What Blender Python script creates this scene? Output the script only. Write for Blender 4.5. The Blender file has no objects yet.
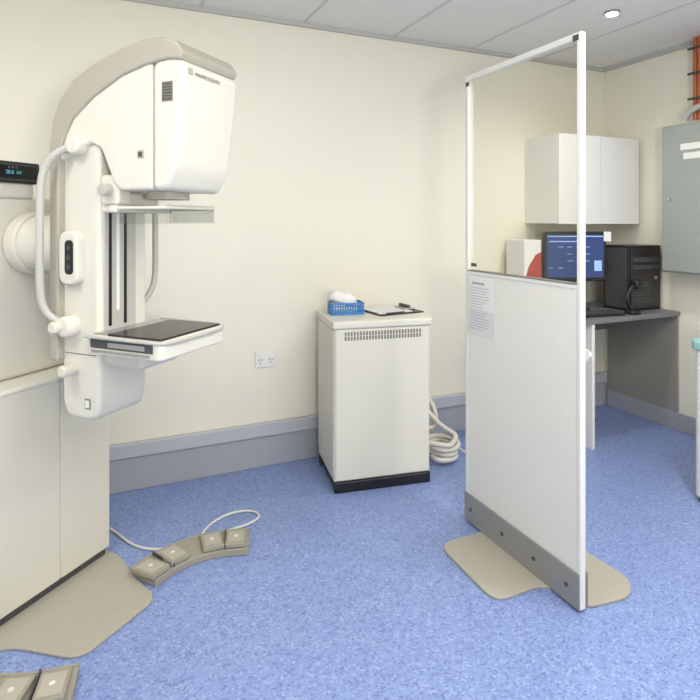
import bpy, bmesh, math, random
from mathutils import Vector, Matrix
random.seed(4)
D = bpy.data
SC = bpy.context.scene
COL = SC.collection
SC.view_settings.view_transform = 'Standard'

# ------------------------------------------------------------ materials
def s2l(c):
    return tuple(((v/255)/12.92 if v/255 <= .04045 else (((v/255)+.055)/1.055)**2.4) for v in c)
def mat(name, rgb, rough=.5, metal=0, noise=0, nscale=8, bump=0, spec=.5, emit=0, coat=0):
    m = D.materials.new(name); m.use_nodes = True
    nt = m.node_tree; b = nt.nodes['Principled BSDF']
    c = s2l(rgb)
    b.inputs['Roughness'].default_value = rough
    b.inputs['Metallic'].default_value = metal
    b.inputs['Specular IOR Level'].default_value = spec
    b.inputs['Coat Weight'].default_value = coat
    tc = nt.nodes.new('ShaderNodeTexCoord')
    n = nt.nodes.new('ShaderNodeTexNoise'); n.inputs['Scale'].default_value = nscale
    n.inputs['Detail'].default_value = 4
    nt.links.new(tc.outputs['Object'], n.inputs['Vector'])
    r = nt.nodes.new('ShaderNodeMix'); r.data_type = 'RGBA'
    k = noise if noise else .02
    r.inputs['A'].default_value = (*[v*(1-k) for v in c], 1)
    r.inputs['B'].default_value = (*[min(1, v*(1+k)) for v in c], 1)
    nt.links.new(n.outputs['Fac'], r.inputs['Factor'])
    nt.links.new(r.outputs['Result'], b.inputs['Base Color'])
    if bump:
        bp = nt.nodes.new('ShaderNodeBump'); bp.inputs['Strength'].default_value = bump
        bp.inputs['Distance'].default_value = .002
        nt.links.new(n.outputs['Fac'], bp.inputs['Height'])
        nt.links.new(bp.outputs['Normal'], b.inputs['Normal'])
    if emit:
        b.inputs['Emission Color'].default_value = (*c, 1)
        b.inputs['Emission Strength'].default_value = emit
    return m

M_wall = mat('wall_paint', (237, 233, 216), .40, noise=.015, nscale=3)
M_wall2 = mat('wall_paint_side', (237, 233, 216), .55, noise=.015, nscale=3)
M_ceil = mat('ceiling_tile', (230, 228, 223), .8, noise=.03, nscale=90, bump=.15)
M_tbar = mat('ceiling_grid', (205, 205, 203), .5)
M_cornshade = mat('cornice_shadow_grey', (190, 189, 184), .5)  # trim grey carries the shadow line where wall meets ceiling
M_skirt = mat('skirting_vinyl', (166, 168, 176), .45, noise=.03)
M_skirtL = mat('skirting_vinyl_light', (184, 187, 193), .45)
M_white = mat('machine_white', (219, 216, 203), .38, noise=.01)
M_white2 = mat('machine_white_panel', (216, 212, 197), .42, noise=.01)
M_beige = mat('machine_beige', (172, 167, 152), .45)
M_plate = mat('baseplate_beige', (168, 163, 149), .4, noise=.04, nscale=20)
M_pedal = mat('pedal_beige', (154, 149, 134), .45)
M_pedal2 = mat('pedal_pad', (176, 171, 156), .45)
M_grey = mat('tube_grey', (184, 183, 174), .35)
M_dgrey = mat('dark_grey', (70, 72, 74), .45)
M_black = mat('black_plastic', (24, 24, 26), .35)
M_blackg = mat('black_carbon', (48, 44, 43), .3, noise=.1, nscale=60)
M_seam = mat('seam_dark', (120, 118, 110), .6)
M_steel = mat('steel', (180, 182, 184), .3, metal=.8)
M_screenw = mat('screen_panel_white', (229, 227, 218), .35)
M_frame = mat('screen_frame', (226, 225, 218), .3)
M_kick = mat('kick_grey', (142, 141, 139), .4, noise=.03)
M_blue = mat('basket_blue', (70, 135, 205), .4)
M_paper = mat('paper', (233, 232, 228), .8)
M_sleeve = mat('notice_paper', (218, 219, 217), .35)
M_ink = mat('ink', (165, 167, 170), .8)
M_hose = mat('hose_white', (220, 216, 205), .45)
M_cab = mat('cabinet_white', (231, 230, 226), .4)
M_desk = mat('desk_laminate', (118, 120, 122), .45, noise=.04, nscale=40)
M_underdesk = mat('under_desk_greybeige', (152, 149, 140), .55)
M_elec = mat('panel_greygreen', (156, 163, 156), .4)
M_orange = mat('orange_cable', (186, 104, 70), .5)
M_teal = mat('teal_plastic', (150, 190, 188), .4)
M_red = mat('red_plastic', (176, 74, 62), .5)
M_lcd = mat('lcd_blue', (42, 60, 108), .3, emit=.4)
M_lcd2 = mat('lcd_light', (140, 170, 215), .3, emit=.6)
M_cyan = mat('display_cyan', (90, 175, 190), .3, emit=.6)
M_lamp = mat('lamp_glow', (255, 250, 240), .3, emit=20)
M_fill = mat('fill_panel_glow', (255, 252, 246), .3, emit=1.0)

def floor_mat():
    m = D.materials.new('vinyl_floor_blue'); m.use_nodes = True
    nt = m.node_tree; b = nt.nodes['Principled BSDF']
    b.inputs['Roughness'].default_value = .36
    tc = nt.nodes.new('ShaderNodeTexCoord')
    v = nt.nodes.new('ShaderNodeTexVoronoi'); v.inputs['Scale'].default_value = 150
    nt.links.new(tc.outputs['Object'], v.inputs['Vector'])
    sep = nt.nodes.new('ShaderNodeSeparateColor')
    nt.links.new(v.outputs['Color'], sep.inputs['Color'])
    cr = nt.nodes.new('ShaderNodeValToRGB')
    e = cr.color_ramp; e.interpolation = 'CONSTANT'
    e.elements[0].position = 0; e.elements[0].color = (*s2l((110, 128, 180)), 1)
    e.elements[1].position = .13; e.elements[1].color = (*s2l((129, 149, 200)), 1)
    x = e.elements.new(.5); x.color = (*s2l((136, 156, 205)), 1)
    x = e.elements.new(.88); x.color = (*s2l((156, 173, 214)), 1)
    nt.links.new(sep.outputs['Red'], cr.inputs['Fac'])
    n = nt.nodes.new('ShaderNodeTexNoise'); n.inputs['Scale'].default_value = 30
    nt.links.new(tc.outputs['Object'], n.inputs['Vector'])
    mx = nt.nodes.new('ShaderNodeMix'); mx.data_type = 'RGBA'; mx.blend_type = 'MULTIPLY'
    mx.inputs['Factor'].default_value = .15
    nt.links.new(cr.outputs['Color'], mx.inputs['A'])
    nt.links.new(n.outputs['Fac'], mx.inputs['B'])
    nt.links.new(mx.outputs['Result'], b.inputs['Base Color'])
    return m
M_floor = floor_mat()

def glass_mat(name, tint, k=.03):
    m = D.materials.new(name); m.use_nodes = True
    nt = m.node_tree; nt.nodes.clear()
    o = nt.nodes.new('ShaderNodeOutputMaterial')
    t = nt.nodes.new('ShaderNodeBsdfTransparent'); t.inputs['Color'].default_value = (*tint, 1)
    g = nt.nodes.new('ShaderNodeBsdfGlossy'); g.inputs['Roughness'].default_value = .02
    lw = nt.nodes.new('ShaderNodeLayerWeight'); lw.inputs['Blend'].default_value = .5
    p = nt.nodes.new('ShaderNodeMath'); p.operation = 'POWER'; p.inputs[1].default_value = 5
    ma = nt.nodes.new('ShaderNodeMath'); ma.operation = 'MULTIPLY_ADD'; ma.inputs[1].default_value = .7; ma.inputs[2].default_value = k
    nt.links.new(lw.outputs['Facing'], p.inputs[0]); nt.links.new(p.outputs[0], ma.inputs[0])
    mx = nt.nodes.new('ShaderNodeMixShader')
    nt.links.new(ma.outputs[0], mx.inputs[0]); nt.links.new(t.outputs[0], mx.inputs[1]); nt.links.new(g.outputs[0], mx.inputs[2])
    nt.links.new(mx.outputs[0], o.inputs['Surface'])
    return m
M_glass = glass_mat('lead_glass', (.975, .97, .94))
M_clear = glass_mat('clear_acrylic', (.90, .91, .90), .06)

# ------------------------------------------------------------ helpers
def empty(name, loc=(0, 0, 0), rz=0):
    e = D.objects.new(name, None); COL.objects.link(e)
    e.location = loc; e.rotation_euler = (0, 0, math.radians(rz)); e.empty_display_size = .1
    return e
def finish(me, name, m, parent, bevel=0, seg=3, smooth=False):
    o = D.objects.new(name, me); COL.objects.link(o)
    if m: me.materials.append(m)
    if parent: o.parent = parent
    if bevel:
        b = o.modifiers.new('bevel', 'BEVEL'); b.width = bevel; b.segments = seg
        b.limit_method = 'ANGLE'; b.angle_limit = math.radians(35)
        smooth = True
    if smooth:
        for p in me.polygons: p.use_smooth = True
        try:
            me.set_sharp_from_angle(angle=math.radians(40))
        except Exception: pass
        if bevel:
            w = o.modifiers.new('wn', 'WEIGHTED_NORMAL'); w.keep_sharp = False
    return o
def box(name, lo, hi, m, parent=None, bevel=0, rot=None, seg=3):
    bm = bmesh.new(); bmesh.ops.create_cube(bm, size=1)
    c = [(a+b)/2 for a, b in zip(lo, hi)]; s = [abs(b-a) for a, b in zip(lo, hi)]
    bmesh.ops.scale(bm, vec=s, verts=bm.verts)
    me = D.meshes.new(name); bm.to_mesh(me); bm.free()
    o = finish(me, name, m, parent, bevel, seg)
    o.location = c
    if rot: o.rotation_euler = [math.radians(a) for a in rot]
    return o
def prism(name, pts, z0, z1, m, parent=None, bevel=0, axis='Z', smooth=False):
    """axis Z: pts (x,y) extruded in z; axis X: pts (u,Z) with y=-u extruded in x"""
    bm = bmesh.new()
    def P(p, h):
        return (p[0], p[1], h) if axis == 'Z' else ((h, -p[0], p[1]) if axis == 'X' else (p[0], h, p[1]))
    a = [bm.verts.new(P(p, z0)) for p in pts]; b = [bm.verts.new(P(p, z1)) for p in pts]
    bm.faces.new(a); bm.faces.new(b[::-1])
    n = len(pts)
    for i in range(n): bm.faces.new((a[i], b[i], b[(i+1) % n], a[(i+1) % n]))
    bmesh.ops.recalc_face_normals(bm, faces=bm.faces)
    me = D.meshes.new(name); bm.to_mesh(me); bm.free()
    return finish(me, name, m, parent, bevel, smooth=smooth)
def cyl(name, c, r, h, m, parent=None, axis='Z', bevel=0, r2=None, n=40):
    bm = bmesh.new(); bmesh.ops.create_cone(bm, cap_ends=True, segments=n, radius1=r, radius2=r if r2 is None else r2, depth=h)
    me = D.meshes.new(name); bm.to_mesh(me); bm.free()
    o = finish(me, name, m, parent, bevel, smooth=True); o.location = c
    if axis == 'X': o.rotation_euler = (0, math.pi/2, 0)
    if axis == 'Y': o.rotation_euler = (math.pi/2, 0, 0)
    return o
def tube(name, pts, r, m, parent=None, cyclic=False, smooth=True):
    cu = D.curves.new(name, 'CURVE'); cu.dimensions = '3D'; cu.bevel_depth = r; cu.bevel_resolution = 4; cu.use_fill_caps = True
    if smooth:
        sp = cu.splines.new('NURBS'); sp.points.add(len(pts)-1)
        for p, q in zip(sp.points, pts): p.co = (*q, 1)
        sp.order_u = 4; sp.use_endpoint_u = True; sp.use_cyclic_u = cyclic; sp.resolution_u = 10
    else:
        sp = cu.splines.new('POLY'); sp.points.add(len(pts)-1)
        for p, q in zip(sp.points, pts): p.co = (*q, 1)
        sp.use_cyclic_u = cyclic
    tmp = D.objects.new(name+'_c', cu); COL.objects.link(tmp)
    dg = bpy.context.evaluated_depsgraph_get()
    me = D.meshes.new_from_object(tmp.evaluated_get(dg)); D.objects.remove(tmp)
    me.name = name; me.materials.clear()
    return finish(me, name, m, parent, smooth=True)
def text(name, body, loc, rot, size, m, parent):
    cu = D.curves.new(name, 'FONT'); cu.body = body; cu.size = size; cu.extrude = .0003
    o = D.objects.new(name, cu); COL.objects.link(o); cu.materials.append(m)
    o.location = loc; o.rotation_euler = [math.radians(a) for a in rot]; o.parent = parent
    return o
def rrect(x0, y0, x1, y1, r, n=6):
    out = []
    for cx, cy, a0 in ((x1-r, y0+r, -90), (x1-r, y1-r, 0), (x0+r, y1-r, 90), (x0+r, y0+r, 180)):
        for i in range(n+1):
            a = math.radians(a0+90*i/n); out.append((cx+r*math.cos(a), cy+r*math.sin(a)))
    return out
def roundpoly(pts, r, n=6):
    out = []
    N = len(pts)
    for i in range(N):
        p = Vector(pts[i]); a = Vector(pts[i-1]); b = Vector(pts[(i+1) % N])
        da = (a-p); db = (b-p); rr = min(r, da.length*.45, db.length*.45)
        p0 = p+da.normalized()*rr; p1 = p+db.normalized()*rr
        for k in range(n+1):
            t = k/n; q = p0*(1-t)**2+p*2*t*(1-t)+p1*t*t
            out.append((q.x, q.y))
    return out

# ------------------------------------------------------------ room
WY, WX, CH = 3.15, 3.556, 2.58
LX, RY = -2.2, -2.4
box('floor', (LX-.1, RY-.1, -.1), (WX+.1, WY+.1, 0), M_floor)
box('ceiling', (LX-.1, RY-.1, CH), (WX+.1, WY+.1, CH+.1), M_ceil)
box('wall_back', (LX-.1, WY, 0), (WX+.1, WY+.1, CH), M_wall)
box('wall_right', (WX, RY-.1, 0), (WX+.1, WY, CH), M_wall2)
box('wall_left', (LX-.1, RY, 0), (LX, WY, CH), M_wall2)
box('wall_front', (LX-.1, RY-.1, 0), (WX, RY, CH), M_wall2)
bb = empty('baseboard_back')
box('lower_strip', (LX, WY-.022, 0), (WX, WY, .175), M_skirt, bb, .003)
box('upper_strip', (LX, WY-.036, .175), (WX, WY, .25), M_skirtL, bb, .006)
box('baseboard_right', (WX-.02, RY, 0), (WX, WY-.038, .12), M_skirt, None, .003)
box('trim_1', (LX, WY-.02, CH-.025), (WX, WY, CH), M_cornshade, None)
box('trim_2', (WX-.02, RY, CH-.025), (WX, WY-.02, CH), M_cornshade, None)
g = empty('ceiling_grid')
i = 0
x = -1.9
while x < WX-.05:
    box('t_bar_long_%d' % i, (x-.009, RY, CH-.004), (x+.009, WY-.02, CH), M_tbar, g); x += .6; i += 1
y = 3.15-.55-1.2
while y > RY:
    box('t_bar_cross_%d' % i, (LX, y-.009, CH-.0035), (WX-.02, y+.009, CH), M_tbar, g); y -= 1.2; i += 1

# lights (ceiling downlights, plus added fill lights out of view)
def downlight(x, y, power):
    e = empty('ceiling_downlight', (x, y, CH))
    prism('trim_ring', [(math.cos(a*math.pi/18)*.042, math.sin(a*math.pi/18)*.042) for a in range(36)], -.012, -.004, M_steel, e, .003)
    cyl('glowing_lens', (0, 0, -.0145), .030, .004, M_lamp, e)
    l = D.lights.new('downlight_lamp', 'SPOT'); l.energy = power; l.spot_size = math.radians(150); l.spot_blend = 1; l.shadow_soft_size = .06
    l.color = (1, .97, .92)
    o = D.objects.new('lamp', l); COL.objects.link(o); o.parent = e; o.location = (0, 0, -.03)
downlight(2.625, 2.276, 42)
downlight(2.0, 1.0, 58)
def fill_panel(x, y, power, sx=1.15, sy=.55):  # unseen fill panel added to brighten the room, built like a ceiling fixture
    e = empty('ceiling_fill_panel', (x, y, CH))
    box('frame', (-sx/2-.02, -sy/2-.02, -.012), (sx/2+.02, sy/2+.02, -.005), M_cab, e, .002)
    box('diffuser', (-sx/2, -sy/2, -.016), (sx/2, sy/2, -.0125), M_fill, e)
    l = D.lights.new('panel_fill_light', 'AREA'); l.shape = 'RECTANGLE'; l.size = sx; l.size_y = sy; l.energy = power; l.color = (1, .988, .965)
    o = D.objects.new('lamp', l); COL.objects.link(o); o.parent = e; o.location = (0, 0, -.02)
fill_panel(1.3, .5, 29)
fill_panel(-1.1, 1.2, 22)
fill_panel(2.6, -.5, 20)
fill_panel(.4, -1.3, 20)
# added fill lamp behind the camera, bounced off the ceiling for ambient light
fl = D.lights.new('bounce_fill', 'AREA'); fl.shape = 'DISK'; fl.size = .5; fl.energy = 66; fl.color = (1, .985, .96)
fo = D.objects.new('bounce_fill', fl); COL.objects.link(fo); fo.location = (.3, -.9, 1.45)
fo.rotation_euler = (math.radians(180-28), 0, math.radians(-10))

# ------------------------------------------------------------ mammography machine
G = empty('mammography_machine', (.036, 2.561, 0), 43.1)
# coordinates (s, -u, Z)
def gb(name, s0, s1, u0, u1, z0, z1, m, bevel=.01, **k):
    return box(name, (s0, -u1, z0), (s1, -u0, z1), m, G, bevel, **k)
gb('gantry_plinth', -.59, -.012, -.44, -.012, .008, .04, M_dgrey, .003)
gb('gantry_lower', -.60, 0, -.45, -.005, .035, .80, M_white2, .012)
gb('gantry_lower_door', -.238, -.002, -.02, .0, .04, .80, M_white2, .004)
gb('gantry_lower_door_l', -.60, -.243, -.02, .0, .04, .80, M_white2, .004)
gb('gantry_ledge', -.61, .005, -.455, .004, .797, .816, M_white, .007)
gb('gantry_upper', -.62, -.03, -.43, -.12, .815, 1.49, M_white, .02)
gb('gantry_upper_seam', -.621, -.029, -.3, -.296, .83, 1.48, M_seam, 0)
gb('display_pod', -.60, -.255, -.32, -.12, 1.488, 1.548, M_white, .012)
gb('display_housing', -.60, -.24, -.24, -.11, 1.545, 1.625, M_black, .008)
gb('display_bezel', -.59, -.25, -.111, -.107, 1.553, 1.617, M_dgrey, .001)
gb('display_glass', -.583, -.257, -.108, -.105, 1.560, 1.610, M_black, .001)
text('display_digits', '28.0  kV', (-.385, .1045, 1.578), (90, 0, 0), .019, M_cyan, G)
text('display_symbols', 'A   B   C', (-.375, .1045, 1.599), (90, 0, 0), .010, M_ink, G)
# base plate
prism('base_plate', roundpoly([(-.62, .45), (-.62, -.02), (-.52, -.10), (-.47, -.36), (-.14, -.38), (-.085, -.22), (.01, -.04), (.01, .45)], .06), .0, .010, M_plate, G, .003)
# pivot
cyl('pivot_drum', (-.275, -.03, 1.32), .105, .34, M_white, G, 'Y', .02)
cyl('pivot_collar', (-.275, .085, 1.32), .118, .06, M_white2, G, 'Y', .01)
# column
prism('column', roundpoly([(.19, .78), (.22, .735), (.345, .735), (.362, .80), (.362, 1.72), (.19, 1.72)], .03), -.395, -.175, M_white, G, .018, 'X')
outer = [(.165, .93), (.162, 1.64), (.175, 1.74), (.21, 1.815), (.27, 1.872), (.36, 1.915), (.48, 1.952), (.58, 1.97), (.65, 1.967), (.70, 1.95), (.728, 1.915)]
inner = [(.715, 1.893), (.66, 1.898), (.58, 1.890), (.48, 1.865), (.36, 1.808), (.27, 1.745), (.235, 1.69), (.208, 1.63), (.202, .93)]
prism('arm_shell_beige', outer+inner, -.422, -.13, M_beige, G, .008, 'X')
head = [(.19, 1.60), (.21, 1.72), (.30, 1.79), (.48, 1.89), (.60, 1.904), (.60, 1.50), (.47, 1.50), (.44, 1.525), (.385, 1.64), (.34, 1.66)]
prism('tube_head', head, -.412, -.138, M_white, G, .012, 'X')
prism('tube_head_cap', roundpoly([(.604, 1.900), (.69, 1.905), (.728, 1.885), (.725, 1.82), (.690, 1.56), (.655, 1.497), (.604, 1.497)], .03), -.416, -.134, M_white, G, .020, 'X')
gb('head_vent', -.4185, -.415, .645, .685, 1.77, 1.83, M_seam, 0)
for k in range(6): gb('head_vent_slot_%d' % k, -.4195, -.4175, .648, .682, 1.775+k*.009, 1.779+k*.009, M_dgrey, 0)
gb('head_switch', -.416, -.411, .545, .57, 1.60, 1.625, M_beige, .002)
gb('head_switch_key', -.4175, -.415, .55, .565, 1.605, 1.62, M_dgrey, 0)
text('head_lettering', 'MAMMOGRAPH', (-.365, -.7295, 1.852), (90, 0, 0), .018, M_seam, G)
gb('head_badge', -.395, -.375, .722, .7295, 1.852, 1.872, M_beige, .001)
cyl('collimator_port', (-.275, -.545, 1.49), .07, .03, M_beige, G)
# rails & compression carriage
gb('rail_plate', -.375, -.235, .360, .366, 1.03, 1.50, M_grey, .002)
for s in (-.352, -.285): gb('rail_slot', s-.006, s+.006, .364, .3685, 1.05, 1.49, M_black, .001)
gb('ruler', -.325, -.312, .365, .368, 1.10, 1.44, M_paper, 0)
gb('carriage', -.385, -.185, .355, .43, 1.43, 1.50, M_white, .012)
gb('carriage_clamp', -.40, -.34, .37, .45, 1.455, 1.555, M_white, .012)
cyl('carriage_knob', (-.41, -.41, 1.505), .02, .04, M_grey, G, 'X', .004)
tube('paddle_frame', [(-.40, -.42, 1.445), (-.40, -.64, 1.445), (-.15, -.64, 1.445), (-.15, -.42, 1.445)], .005, M_white, G, smooth=False)
gb('paddle_support', -.41, -.14, .42, .45, 1.43, 1.455, M_white, .006)
gb('paddle_tray_bottom', -.395, -.155, .45, .645, 1.395, 1.399, M_clear, 0)
gb('paddle_tray_lip', -.395, -.155, .641, .645, 1.399, 1.455, M_clear, 0)
gb('paddle_tray_side_near', -.395, -.392, .45, .641, 1.399, 1.445, M_clear, 0)
gb('paddle_tray_side_far', -.158, -.155, .45, .641, 1.399, 1.445, M_clear, 0)
# bucky shelf
prism('bucky_body', roundpoly([(-.44, -.355), (-.44, -.645), (-.425, -.66), (-.125, -.66), (-.11, -.645), (-.11, -.355)], .02), .974, 1.034, M_white, G, .008)
gb('bucky_top', -.425, -.125, .43, .648, 1.032, 1.041, M_blackg, .003)
gb('bucky_rear_tray', -.42, -.13, .365, .425, 1.032, 1.038, M_steel, .003)
gb('bucky_side_slot', -.4425, -.438, .375, .630, .997, 1.024, M_dgrey, .001)
gb('bucky_side_label', -.4435, -.442, .45, .60, 1.003, 1.018, M_steel, .0)
gb('bucky_side_rail', -.445, -.440, .38, .62, .985, .992, M_steel, .001)
gb('bucky_bracket', -.37, -.18, .34, .52, .915, .978, M_white, .02)
tube('bucky_rail', [(-.45, -.36, 1.033), (-.45, -.62, 1.033), (-.44, -.655, 1.028), (-.40, -.672, 1.028), (-.15, -.672, 1.028), (-.11, -.655, 1.028), (-.10, -.62, 1.033), (-.10, -.36, 1.033)], .006, M_grey, G)
# side control pod
prism('control_pod', roundpoly([(.210, 1.19), (.295, 1.19), (.295, 1.37), (.210, 1.37)], .038), -.425, -.39, M_white, G, .008, 'X')
prism('control_buttons', roundpoly([(.242, 1.225), (.280, 1.225), (.280, 1.34), (.242, 1.34)], .018), -.4275, -.42, M_black, G, .002, 'X')
for k in range(3): cyl('button_%d' % k, (-.4285, -.261, 1.250+k*.032), .008, .003, M_dgrey, G, 'X')
# handles
tube('handle_near', [(-.385, -.28, 1.66), (-.43, -.25, 1.655), (-.465, -.19, 1.60), (-.47, -.18, 1.50), (-.47, -.18, 1.35), (-.47, -.18, 1.2), (-.465, -.18, 1.10), (-.43, -.22, 1.06), (-.385, -.25, 1.05)], .013, M_grey, G)
tube('handle_far', [(-.17, -.28, 1.50), (-.11, -.30, 1.50), (-.078, -.31, 1.47), (-.075, -.31, 1.4), (-.075, -.31, 1.25), (-.075, -.31, 1.20), (-.09, -.31, 1.13), (-.13, -.28, 1.08), (-.17, -.28, 1.06)], .011, M_grey, G)
cyl('handle_boss_top', (-.41, -.285, 1.655), .032, .06, M_white, G, 'X', .012)
cyl('handle_boss_bottom', (-.41, -.245, 1.05), .036, .06, M_white, G, 'X', .012)
cyl('handle_knob_bottom', (-.435, -.225, 1.05), .02, .06, M_white2, G, 'X', .008)
cyl('lower_knob', (-.41, -.25, .905), .020, .08, M_white2, G, 'X', .008)
gb('column_seam', -.3965, -.3945, .21, .35, .955, .958, M_seam, 0)
gb('column_badge', -.3975, -.394, .30, .325, .775, .81, M_seam, .002)
gb('column_badge_inner', -.3985, -.397, .304, .321, .78, .805, M_paper, 0)

# ------------------------------------------------------------ foot pedals
def pedal(cl, w, pads):
    P = [Vector((a, b, 0)) for a, b in cl]
    R = []
    for i in range(len(P)-1):
        p0 = P[max(0, i-1)]; p1 = P[i]; p2 = P[i+1]; p3 = P[min(len(P)-1, i+2)]
        for k in range(6):
            t = k/6
            R.append(.5*((2*p1)+(p2-p0)*t+(2*p0-5*p1+4*p2-p3)*t*t+(-p0+3*p1-3*p2+p3)*t**3))
    R.append(P[-1])
    o = R[len(R)//2]
    e = empty('foot_pedal', (o.x, o.y, 0))
    L = []; Rr = []; T = []
    for i, p in enumerate(R):
        t = (R[min(i+1, len(R)-1)]-R[max(i-1, 0)]).normalized(); T.append(t)
        n = Vector((-t.y, t.x, 0))
        L.append(p+n*w/2-o); Rr.append(p-n*w/2-o)
    prism('pedal_base', [(v.x, v.y) for v in L]+[(v.x, v.y) for v in Rr[::-1]], 0, .030, M_pedal, e, .004)
    tube('back_rim', [(v.x, v.y, .032) for v in L], .005, M_pedal, e)
    k = 0
    for f in pads:
        i = int(f*(len(R)-1)); p = R[i]-o; t = T[i]; a = math.degrees(math.atan2(t.y, t.x))
        n = Vector((-t.y, t.x, 0))
        q = p-n*.006
        b1 = box('pad_%d' % k, (-.043, -w/2+.004, -.009), (.043, w/2-.016, .009), M_pedal, e, .003)
        b1.location = (q.x, q.y, .038); b1.rotation_euler = (math.radians(-4), 0, math.radians(a))
        b2 = box('pad_face_%d' % k, (-.034, -.046, -.002), (.034, .046, .002), M_pedal2, e, .0015)
        b2.location = (q.x, q.y, .048); b2.rotation_euler = (math.radians(-4), 0, math.radians(a))
        cyl('pad_symbol_%d' % k, (q.x, q.y, .0505), .009, .002, M_white, e)
        k += 1
    n_ = 0
    for f in ((pads[0]+pads[1])/2, (pads[-1]+pads[-2])/2):
        i = int(round(f*(len(R)-1))); p = R[i]-o; t = T[i]
        b3 = box('divider_%d' % n_, (-.0025, -w/2+.004, 0), (.0025, w/2-.004, .022), M_dgrey, e)
        b3.location = (p.x, p.y, .034); b3.rotation_euler = (0, 0, math.atan2(t.y, t.x)); n_ += 1
    return e
pedal([(.15, 2.317), (.25, 2.385), (.36, 2.422), (.47, 2.422), (.585, 2.392)], .145, (.10, .31, .70, .90))
pedal([(-.52, 2.02), (-.42, 1.955), (-.30, 1.905), (-.20, 1.87), (-.07, 1.850)], .145, (.09, .29, .70, .90))
tube('pedal_cable', [(.40, 2.505, .01), (.41, 2.56, .006), (.47, 2.64, .006), (.565, 2.685, .006), (.66, 2.68, .006), (.70, 2.61, .006), (.66, 2.56, .006), (.54, 2.53, .006), (.38, 2.53, .006), (.28, 2.50, .006), (.21, 2.51, .006), (.135, 2.57, .006), (.09, 2.66, .006), (.05, 2.76, .006), (-.02, 2.86, .006)], .0055, M_hose)

# ------------------------------------------------------------ generator cabinet
CX, CY, CR = 1.100, 2.672, -9
C = empty('xray_generator_cabinet', (CX, CY, 0), CR)
Wc, Dc, TZ = .53, .40, .885
box('kick_base', (.012, .008, .0), (Wc-.008, Dc-.02, .062), M_black, C, .004)
box('kick_front', (.0, -.012, .0), (Wc, .01, .055), M_black, C, .006)
box('body', (0, 0, .055), (Wc, Dc, TZ-.037), M_white, C, .006)
box('front_panel', (.008, -.006, .062), (Wc-.008, .002, TZ-.042), M_white, C, .003)
box('side_panel', (-.004, .012, .10), (.001, Dc-.012, TZ-.05), M_white, C, .002)
box('lid', (-.01, -.016, TZ-.04), (Wc+.01, Dc+.01, TZ), M_white, C, .010)
nv = 26
for r in range(2):
    for k in range(nv):
        x0 = .055+k*.0165
        box('vent_slot', (x0, -.0085, .785+r*.024), (x0+.0085, -.005, .805+r*.024), M_seam, C)
box('caster_foot', (.0, .34, 0), (.03, .38, .055), M_dgrey, C)
def on_cab(x, y, z=TZ):
    a = math.radians(CR)
    return (CX+x*math.cos(a)-y*math.sin(a), CY+x*math.sin(a)+y*math.cos(a), z)
B = empty('blue_basket', on_cab(.125, .245), CR)
bx, by, bh = .09, .058, .066
box('bottom', (-bx, -by, 0), (bx, by, .004), M_blue, B)
for nm, lo, hi in (('rim_f', (-bx, -by-.003, bh-.01), (bx, -by+.001, bh)), ('rim_b', (-bx, by-.001, bh-.01), (bx, by+.003, bh)), ('rim_l', (-bx-.003, -by, bh-.01), (-bx+.001, by, bh)), ('rim_r', (bx-.001, -by, bh-.01), (bx+.003, by, bh)),
                   ('mid_f', (-bx, -by-.002, .026), (bx, -by, .032)), ('mid_b', (-bx, by, .026), (bx, by+.002, .032)), ('mid_l', (-bx-.002, -by, .026), (-bx, by, .032)), ('mid_r', (bx, -by, .026), (bx+.002, by, .032)),
                   ('low_f', (-bx, -by-.002, 0), (bx, -by, .012)), ('low_l', (-bx-.002, -by, 0), (-bx, by, .012)), ('low_r', (bx, -by, 0), (bx+.002, by, .012))):
    box(nm, lo, hi, M_blue, B)
for k in range(13):
    x0 = -bx+k*(2*bx-.006)/12
    box('slat_f', (x0, -by-.002, 0), (x0+.006, -by, bh), M_blue, B); box('slat_b', (x0, by, 0), (x0+.006, by+.002, bh), M_blue, B)
for k in range(8):
    y0 = -by+k*(2*by-.006)/7
    box('slat_l', (-bx-.002, y0, 0), (-bx, y0+.006, bh), M_blue, B); box('slat_r', (bx, y0, 0), (bx+.002, y0+.006, bh), M_blue, B)
bm = bmesh.new(); bmesh.ops.create_uvsphere(bm, u_segments=24, v_segments=14, radius=1)
for v in bm.verts:
    v.co.x = math.copysign(abs(v.co.x)**.6, v.co.x)*.082; v.co.y = math.copysign(abs(v.co.y)**.6, v.co.y)*.048; v.co.z = math.copysign(abs(v.co.z)**.7, v.co.z)*.034
    v.co.z += .004*math.sin(v.co.x*90)+.003*math.sin(v.co.y*150)
me = D.meshes.new('wipes'); bm.to_mesh(me); bm.free()
W = finish(me, 'wipes_packet', M_paper, B, smooth=True); W.location = (-.020, 0, .086); W.rotation_euler = (0, math.radians(14), 0)
K = empty('clipboard', on_cab(.395, .25), 4)
box('board', (-.145, -.125, 0), (.145, .125, .008), M_black, K, .003)
box('paper', (-.135, -.105, .008), (.08, .105, .012), M_paper, K)
for k in range(6): box('print_line', (-.11, -.09+k*.032, .012), (.06, -.085+k*.032, .0126), M_ink, K)
box('clip_plate', (.06, -.06, .011), (.13, .06, .020), M_steel, K, .003)
box('clip_spring', (.085, -.05, .020), (.105, .05, .036), M_dgrey, K, .006)
box('pen', (-.1, -.118, .008), (.02, -.111, .015), M_dgrey, K, .002)

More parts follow.
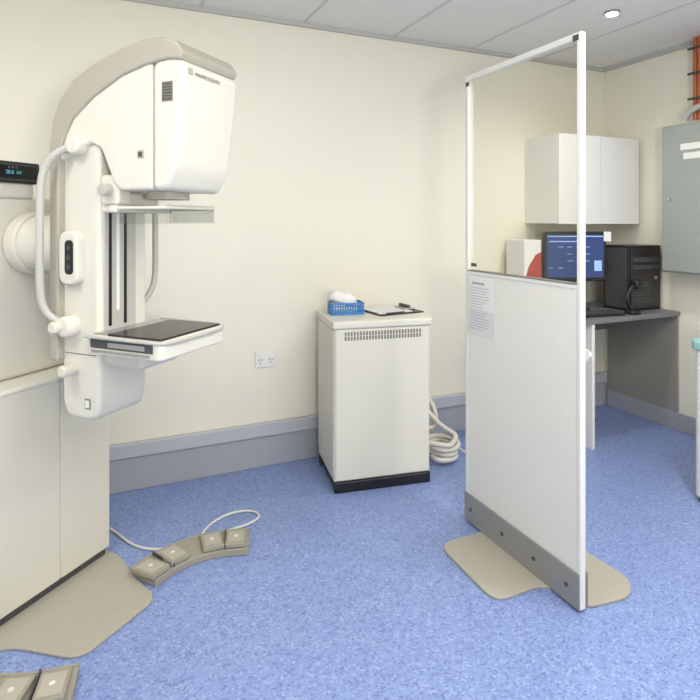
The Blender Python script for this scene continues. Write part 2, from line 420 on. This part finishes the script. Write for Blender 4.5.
# hose coil
H = empty('coiled_hose', (1.83, 2.80, 0))
pts = []
for k in range(0, 4*16+1):
    a = k/16*2*math.pi; f = k/64
    rx = .085+.02*math.sin(k*.7); ry = .10
    pts.append((rx*math.cos(a)+.01*math.sin(k), ry*math.sin(a), .020+.03*f*4*.9+.006*math.sin(a*2+1)))
pts += [(.04, .06, .17), (-.02, .12, .26), (-.06, .17, .33), (-.09, .22, .36), (-.10, .26, .34), (-.10, .27, .2)]
tube('hose', pts, .0145, M_hose, H)
tube('hose_loop', [(-.09, .19, .28), (-.04, .19, .36), (.02, .16, .32), (.06, .12, .22), (.03, .10, .13), (-.04, .12, .16)], .0145, M_hose, H)
tube('thin_lead', [(.03, .05, .10), (.10, .04, .07), (.16, -.03, .02), (.20, -.08, .007), (.26, -.12, .007)], .005, M_hose, H)

# wall socket
S = empty('wall_socket', (.866, WY, .61))
box('plate', (-.06, -.010, -.046), (.06, 0, .046), M_cab, S, .003)
for sx in (-.030, .030):
    box('switch', (sx-.009, -.014, .014), (sx+.009, -.009, .032), M_paper, S, .002)
    for a, b, r in ((-.009, .0, 25), (.009, .0, -25), (0, -.018, 0)):
        box('pin_slot', (sx+a-.002, -.0115, b-.006), (sx+a+.002, -.0098, b+.004), M_dgrey, S, 0, (0, r, 0))

# ------------------------------------------------------------ protective screen
X0, X1 = 1.565, 1.595
Y0, Y1 = 1.49, 2.18
ZT, ZM = 2.082, 1.165
S = empty('radiation_protection_screen', (0, 0, 0))
box('panel', (X0, Y0+.020, .018), (X1, Y1-.012, ZM), M_screenw, S, .002)
box('post_front', (X0-.002, Y0, .012), (X1-.006, Y0+.018, ZT), M_frame, S, .003)
box('post_back', (X0-.002, Y1-.020, .012), (X1, Y1, ZT), M_frame, S, .003)
box('top_rail', (X0-.002, Y0+.018, ZT-.024), (X1, Y1-.02, ZT), M_frame, S, .003)
box('mid_rail', (X0-.003, Y0+.02, ZM-.008), (X1+.001, Y1-.02, ZM+.010), M_frame, S, .003)
box('mid_gasket', (X0-.0035, Y0+.02, ZM+.008), (X1+.001, Y1-.02, ZM+.013), M_seam, S)
box('glass', (X0+.010, Y0+.016, ZM+.01), (X0+.018, Y1-.018, ZT-.022), M_glass, S)
box('corner_bracket_f', (X0-.004, Y0+.008, ZT-.03), (X0-.0015, Y0+.035, ZT-.008), M_dgrey, S, .001)
box('corner_bracket_b', (X0-.004, Y1-.03, ZT-.05), (X0-.0015, Y1-.004, ZT-.03), M_dgrey, S, .001)
box('glass_label', (X0+.0085, Y1-.07, ZM+.03), (X0+.0098, Y1-.03, ZM+.045), M_dgrey, S)
box('kick_plate', (X0-.008, Y0+.002, .012), (X0-.001, Y1, .140), M_kick, S, .002)
box('kick_plate_rear', (X1+.001, Y0+.002, .012), (X1+.008, Y1, .140), M_kick, S, .002)
for yy in (Y0+.06, Y0+.23, Y0+.42, Y1-.05):
    cyl('bolt', (X0-.009, yy, .075), .008, .005, M_dgrey, S, 'X')
box('edge_latch', (X1-.004, Y0+.002, .90), (X1+.014, Y0+.02, .94), M_grey, S, .003)
cyl('latch_knob', (X1+.018, Y0+.011, .92), .011, .014, M_frame, S, 'X', .003)
foot = roundpoly([(1.33, 2.05), (1.32, 1.655), (1.565, 1.665), (1.585, 1.50), (1.80, 1.475), (1.885, 1.55), (1.865, 1.82), (1.60, 2.06)], .07)
prism('base_foot', foot, 0, .012, M_plate, S, .003)
N = empty('paper_notice', (X0-.0, 2.065, 1.022))
box('sleeve', (-.0030, -.10, -.14), (-.0006, .095, .125), M_sleeve, N)
box('second_sheet', (-.0040, -.105, -.02), (-.0030, .085, .130), M_paper, N)
box('heading', (-.0046, -.03, .095), (-.0040, .06, .104), M_ink, N)
for k in range(16):
    f = .001 if k < 8 else 0
    box('text_line', (-.0036-f, -.07+random.random()*.06, .078-k*.0125), (-.0030-f, .075, .0805-k*.0125), M_ink, N)

# ------------------------------------------------------------ wall cabinet
Wc_ = empty('wall_cabinet', (0, 0, 0))
cx0, cx1, cy0, cz0, cz1 = 2.77, 3.52, 2.82, 1.39, 1.99
box('carcass', (cx0, cy0+.02, cz0), (cx1, WY, cz1), M_cab, Wc_, .002)
xm = (cx0+cx1)/2
box('door_l', (cx0, cy0, cz0-.004), (xm-.0015, cy0+.018, cz1), M_cab, Wc_, .002)
box('door_r', (xm+.0015, cy0, cz0-.004), (cx1, cy0+.018, cz1), M_cab, Wc_, .002)

# desk
T = empty('desk', (0, 0, 0))
dz = .80
box('top', (2.30, 2.53, dz-.03), (WX-.002, WY-.038, dz), M_desk, T, .003)
box('front_leg', (2.755, 2.535, 0), (2.780, 2.59, dz-.03), M_cab, T, .003)
box('end_panel', (2.752, 2.59, .0), (2.775, WY-.04, dz-.03), M_cab, T, .002)
box('modesty_rail', (2.79, 3.05, .60), (WX-.03, 3.07, dz-.03), M_desk, T, .002)
box('wall_side_sheet', (WX-.018, 2.54, .121), (WX-.003, WY-.04, dz-.03), M_underdesk, T, .001)  # thin grey-beige sheet against the right wall below the desk top
for k, (a, b) in enumerate(((2.92, .10), (2.97, .02), (3.03, .06))):
    tube('desk_cable_%d' % k, [(a, 2.98, dz-.03), (a+.03, 2.96, .55), (a-.02+b, 2.93, .35), (a+.05, 2.9, .15), (a+.06+b, 2.86, .006), (a+.16, 2.9, .006), (a+.2, 3.05, .006)], .005, M_black, T)

# monitor
Mo = empty('computer_monitor', (2.93, 2.85, dz), -22)
cyl('stand_base', (0, .02, .008), .11, .016, M_black, Mo, bevel=.004)
box('stand_neck', (-.03, .03, .01), (.03, .055, .32), M_black, Mo, .005)
box('bezel', (-.215, -.02, .20), (.215, .015, .535), M_black, Mo, .008)
box('rear_bulge', (-.15, .012, .26), (.15, .05, .46), M_black, Mo, .015)
box('screen', (-.194, -.0225, .226), (.194, -.0195, .512), M_lcd, Mo)
for k in range(5):
    for j in range(4):
        if random.random() < .75:
            x0 = -.18+k*.062
            box('window_tile', (x0, -.0235, .43-j*.047), (x0+.02+.025*random.random(), -.022, .4335-j*.047), M_lcd2, Mo)
box('title_bar', (-.19, -.0235, .500), (.19, -.022, .507), M_lcd2, Mo)
box('side_window', (.13, -.0235, .27), (.18, -.022, .34), M_lcd2, Mo)
box('status_window', (-.18, -.0235, .465), (.06, -.022, .472), M_lcd2, Mo)
box('note', (.195, -.0225, .47), (.245, -.0205, .535), M_paper, Mo)
kb = empty('keyboard', (2.90, 2.645, dz), -8)
box('case', (-.18, -.065, 0), (.18, .065, .018), M_black, kb, .004)
for r in range(4):
    for k in range(12):
        box('key', (-.172+k*.029, -.056+r*.029, .017), (-.172+k*.029+.024, -.056+r*.029+.024, .023), M_dgrey, kb)
# tower
To = empty('computer_tower', (0, 0, 0))
box('case', (3.225, 2.66, dz), (3.535, 2.87, 1.24), M_black, To, .008)
box('side_panel', (3.222, 2.675, dz+.02), (3.226, 2.855, 1.225), M_dgrey, To, .002)
box('front_bezel', (3.24, 2.652, dz+.02), (3.52, 2.661, 1.225), M_blackg, To, .004)
box('drive_slot', (3.255, 2.649, 1.13), (3.505, 2.653, 1.16), M_dgrey, To, .001)
box('drive_slot_2', (3.255, 2.649, 1.08), (3.505, 2.653, 1.11), M_dgrey, To, .001)
cyl('power_button', (3.47, 2.650, 1.02), .012, .006, M_steel, To, 'Y')
for k in range(7): box('vent', (3.27, 2.649, .86+k*.02), (3.42, 2.653, .868+k*.02), M_dgrey, To)
Ph = empty('desk_microphone', (3.17, 2.59, dz))
cyl('base', (0, 0, .012), .05, .024, M_black, Ph, bevel=.006)
tube('neck', [(0, 0, .02), (-.05, 0, .07), (-.06, 0, .13), (.0, -.0, .18), (.03, 0, .19)], .011, M_black, Ph)
cyl('head', (.045, 0, .19), .032, .07, M_black, Ph, 'X', .014)
# red and white carton left of monitor
Fo = empty('red_and_white_carton', (2.60, 3.0, dz), 0)
box('carton_body', (-.045, -.09, 0), (.10, .09, .48), M_paper, Fo, .004)
prism('red_print_front', [(-.043, .02), (.098, .02), (.098, .40), (.05, .38), (-.01, .30), (-.043, .20)], -.0915, -.0895, M_red, Fo, 0, 'Y')
prism('red_print_side', [(-.0465, .02), (-.0445, .02), (-.0445, .24), (-.0465, .24)], -.085, .085, M_red, Fo, 0, 'Y')

# electrical board
E = empty('electrical_cabinet', (0, 0, 0))
box('housing', (3.41, 2.0, 1.07), (WX-.003, 2.56, 2.03), M_elec, E, .006)
box('door', (3.40, 2.01, 1.08), (3.412, 2.55, 2.02), M_elec, E, .004)
box('label_1', (3.397, 2.25, 1.86), (3.4005, 2.42, 1.90), M_paper, E)
box('label_2', (3.397, 2.28, 1.80), (3.4005, 2.40, 1.84), M_paper, E)
cyl('lock', (3.396, 2.50, 1.55), .012, .012, M_steel, E, 'X')
O = empty('orange_cable_bundle', (0, 0, 0))
for k in range(9):
    yy = 2.10+k*.034
    tube('cable_%d' % k, [(3.47, yy, CH), (3.46+.01*math.sin(k), yy, 2.4), (3.46, yy+.01*math.cos(k*2), 2.2), (3.47, yy, 2.05)], .013, M_orange if k % 3 else M_red, O)
for zz in (2.18, 2.34, 2.5): box('tie_bar', (3.435, 2.08, zz), (3.45, 2.40, zz+.012), M_dgrey, O)
tube('grey_conduit', [(3.44, 2.42, 2.055), (3.44, 2.40, 2.10), (3.43, 2.34, 2.13), (3.43, 2.2, 2.14), (3.43, 2.0, 2.14)], .02, M_grey, O)

# bin at right
Bn = empty('linen_bin', (0, 0, 0))
prism('body', rrect(2.72, 1.47, 3.10, 1.875, .04), .03, .76, M_cab, Bn, .005)
prism('lid', rrect(2.705, 1.455, 3.115, 1.89, .05), .76, .81, M_teal, Bn, .012)
prism('base_ring', rrect(2.73, 1.48, 3.09, 1.865, .04), 0, .035, M_dgrey, Bn)
tube('handle', [(2.72, 1.60, .70), (2.685, 1.60, .70), (2.685, 1.75, .70), (2.72, 1.75, .70)], .008, M_grey, Bn, smooth=False)
box('panel_line', (2.717, 1.52, .10), (2.721, 1.83, .62), M_white2, Bn, .002)

# ------------------------------------------------------------ world + camera
w = D.worlds.new('world'); SC.world = w; w.use_nodes = True
w.node_tree.nodes['Background'].inputs[0].default_value = (.9, .93, 1, 1)
w.node_tree.nodes['Background'].inputs[1].default_value = .3
cam = D.cameras.new('camera'); co = D.objects.new('camera', cam); COL.objects.link(co)
co.location = (0, 0, 1.4); co.rotation_euler = (math.pi/2, 0, math.radians(-24))
cam.sensor_width = 36; cam.lens = 28.8; cam.shift_y = -128/700; cam.clip_start = .05
SC.camera = co
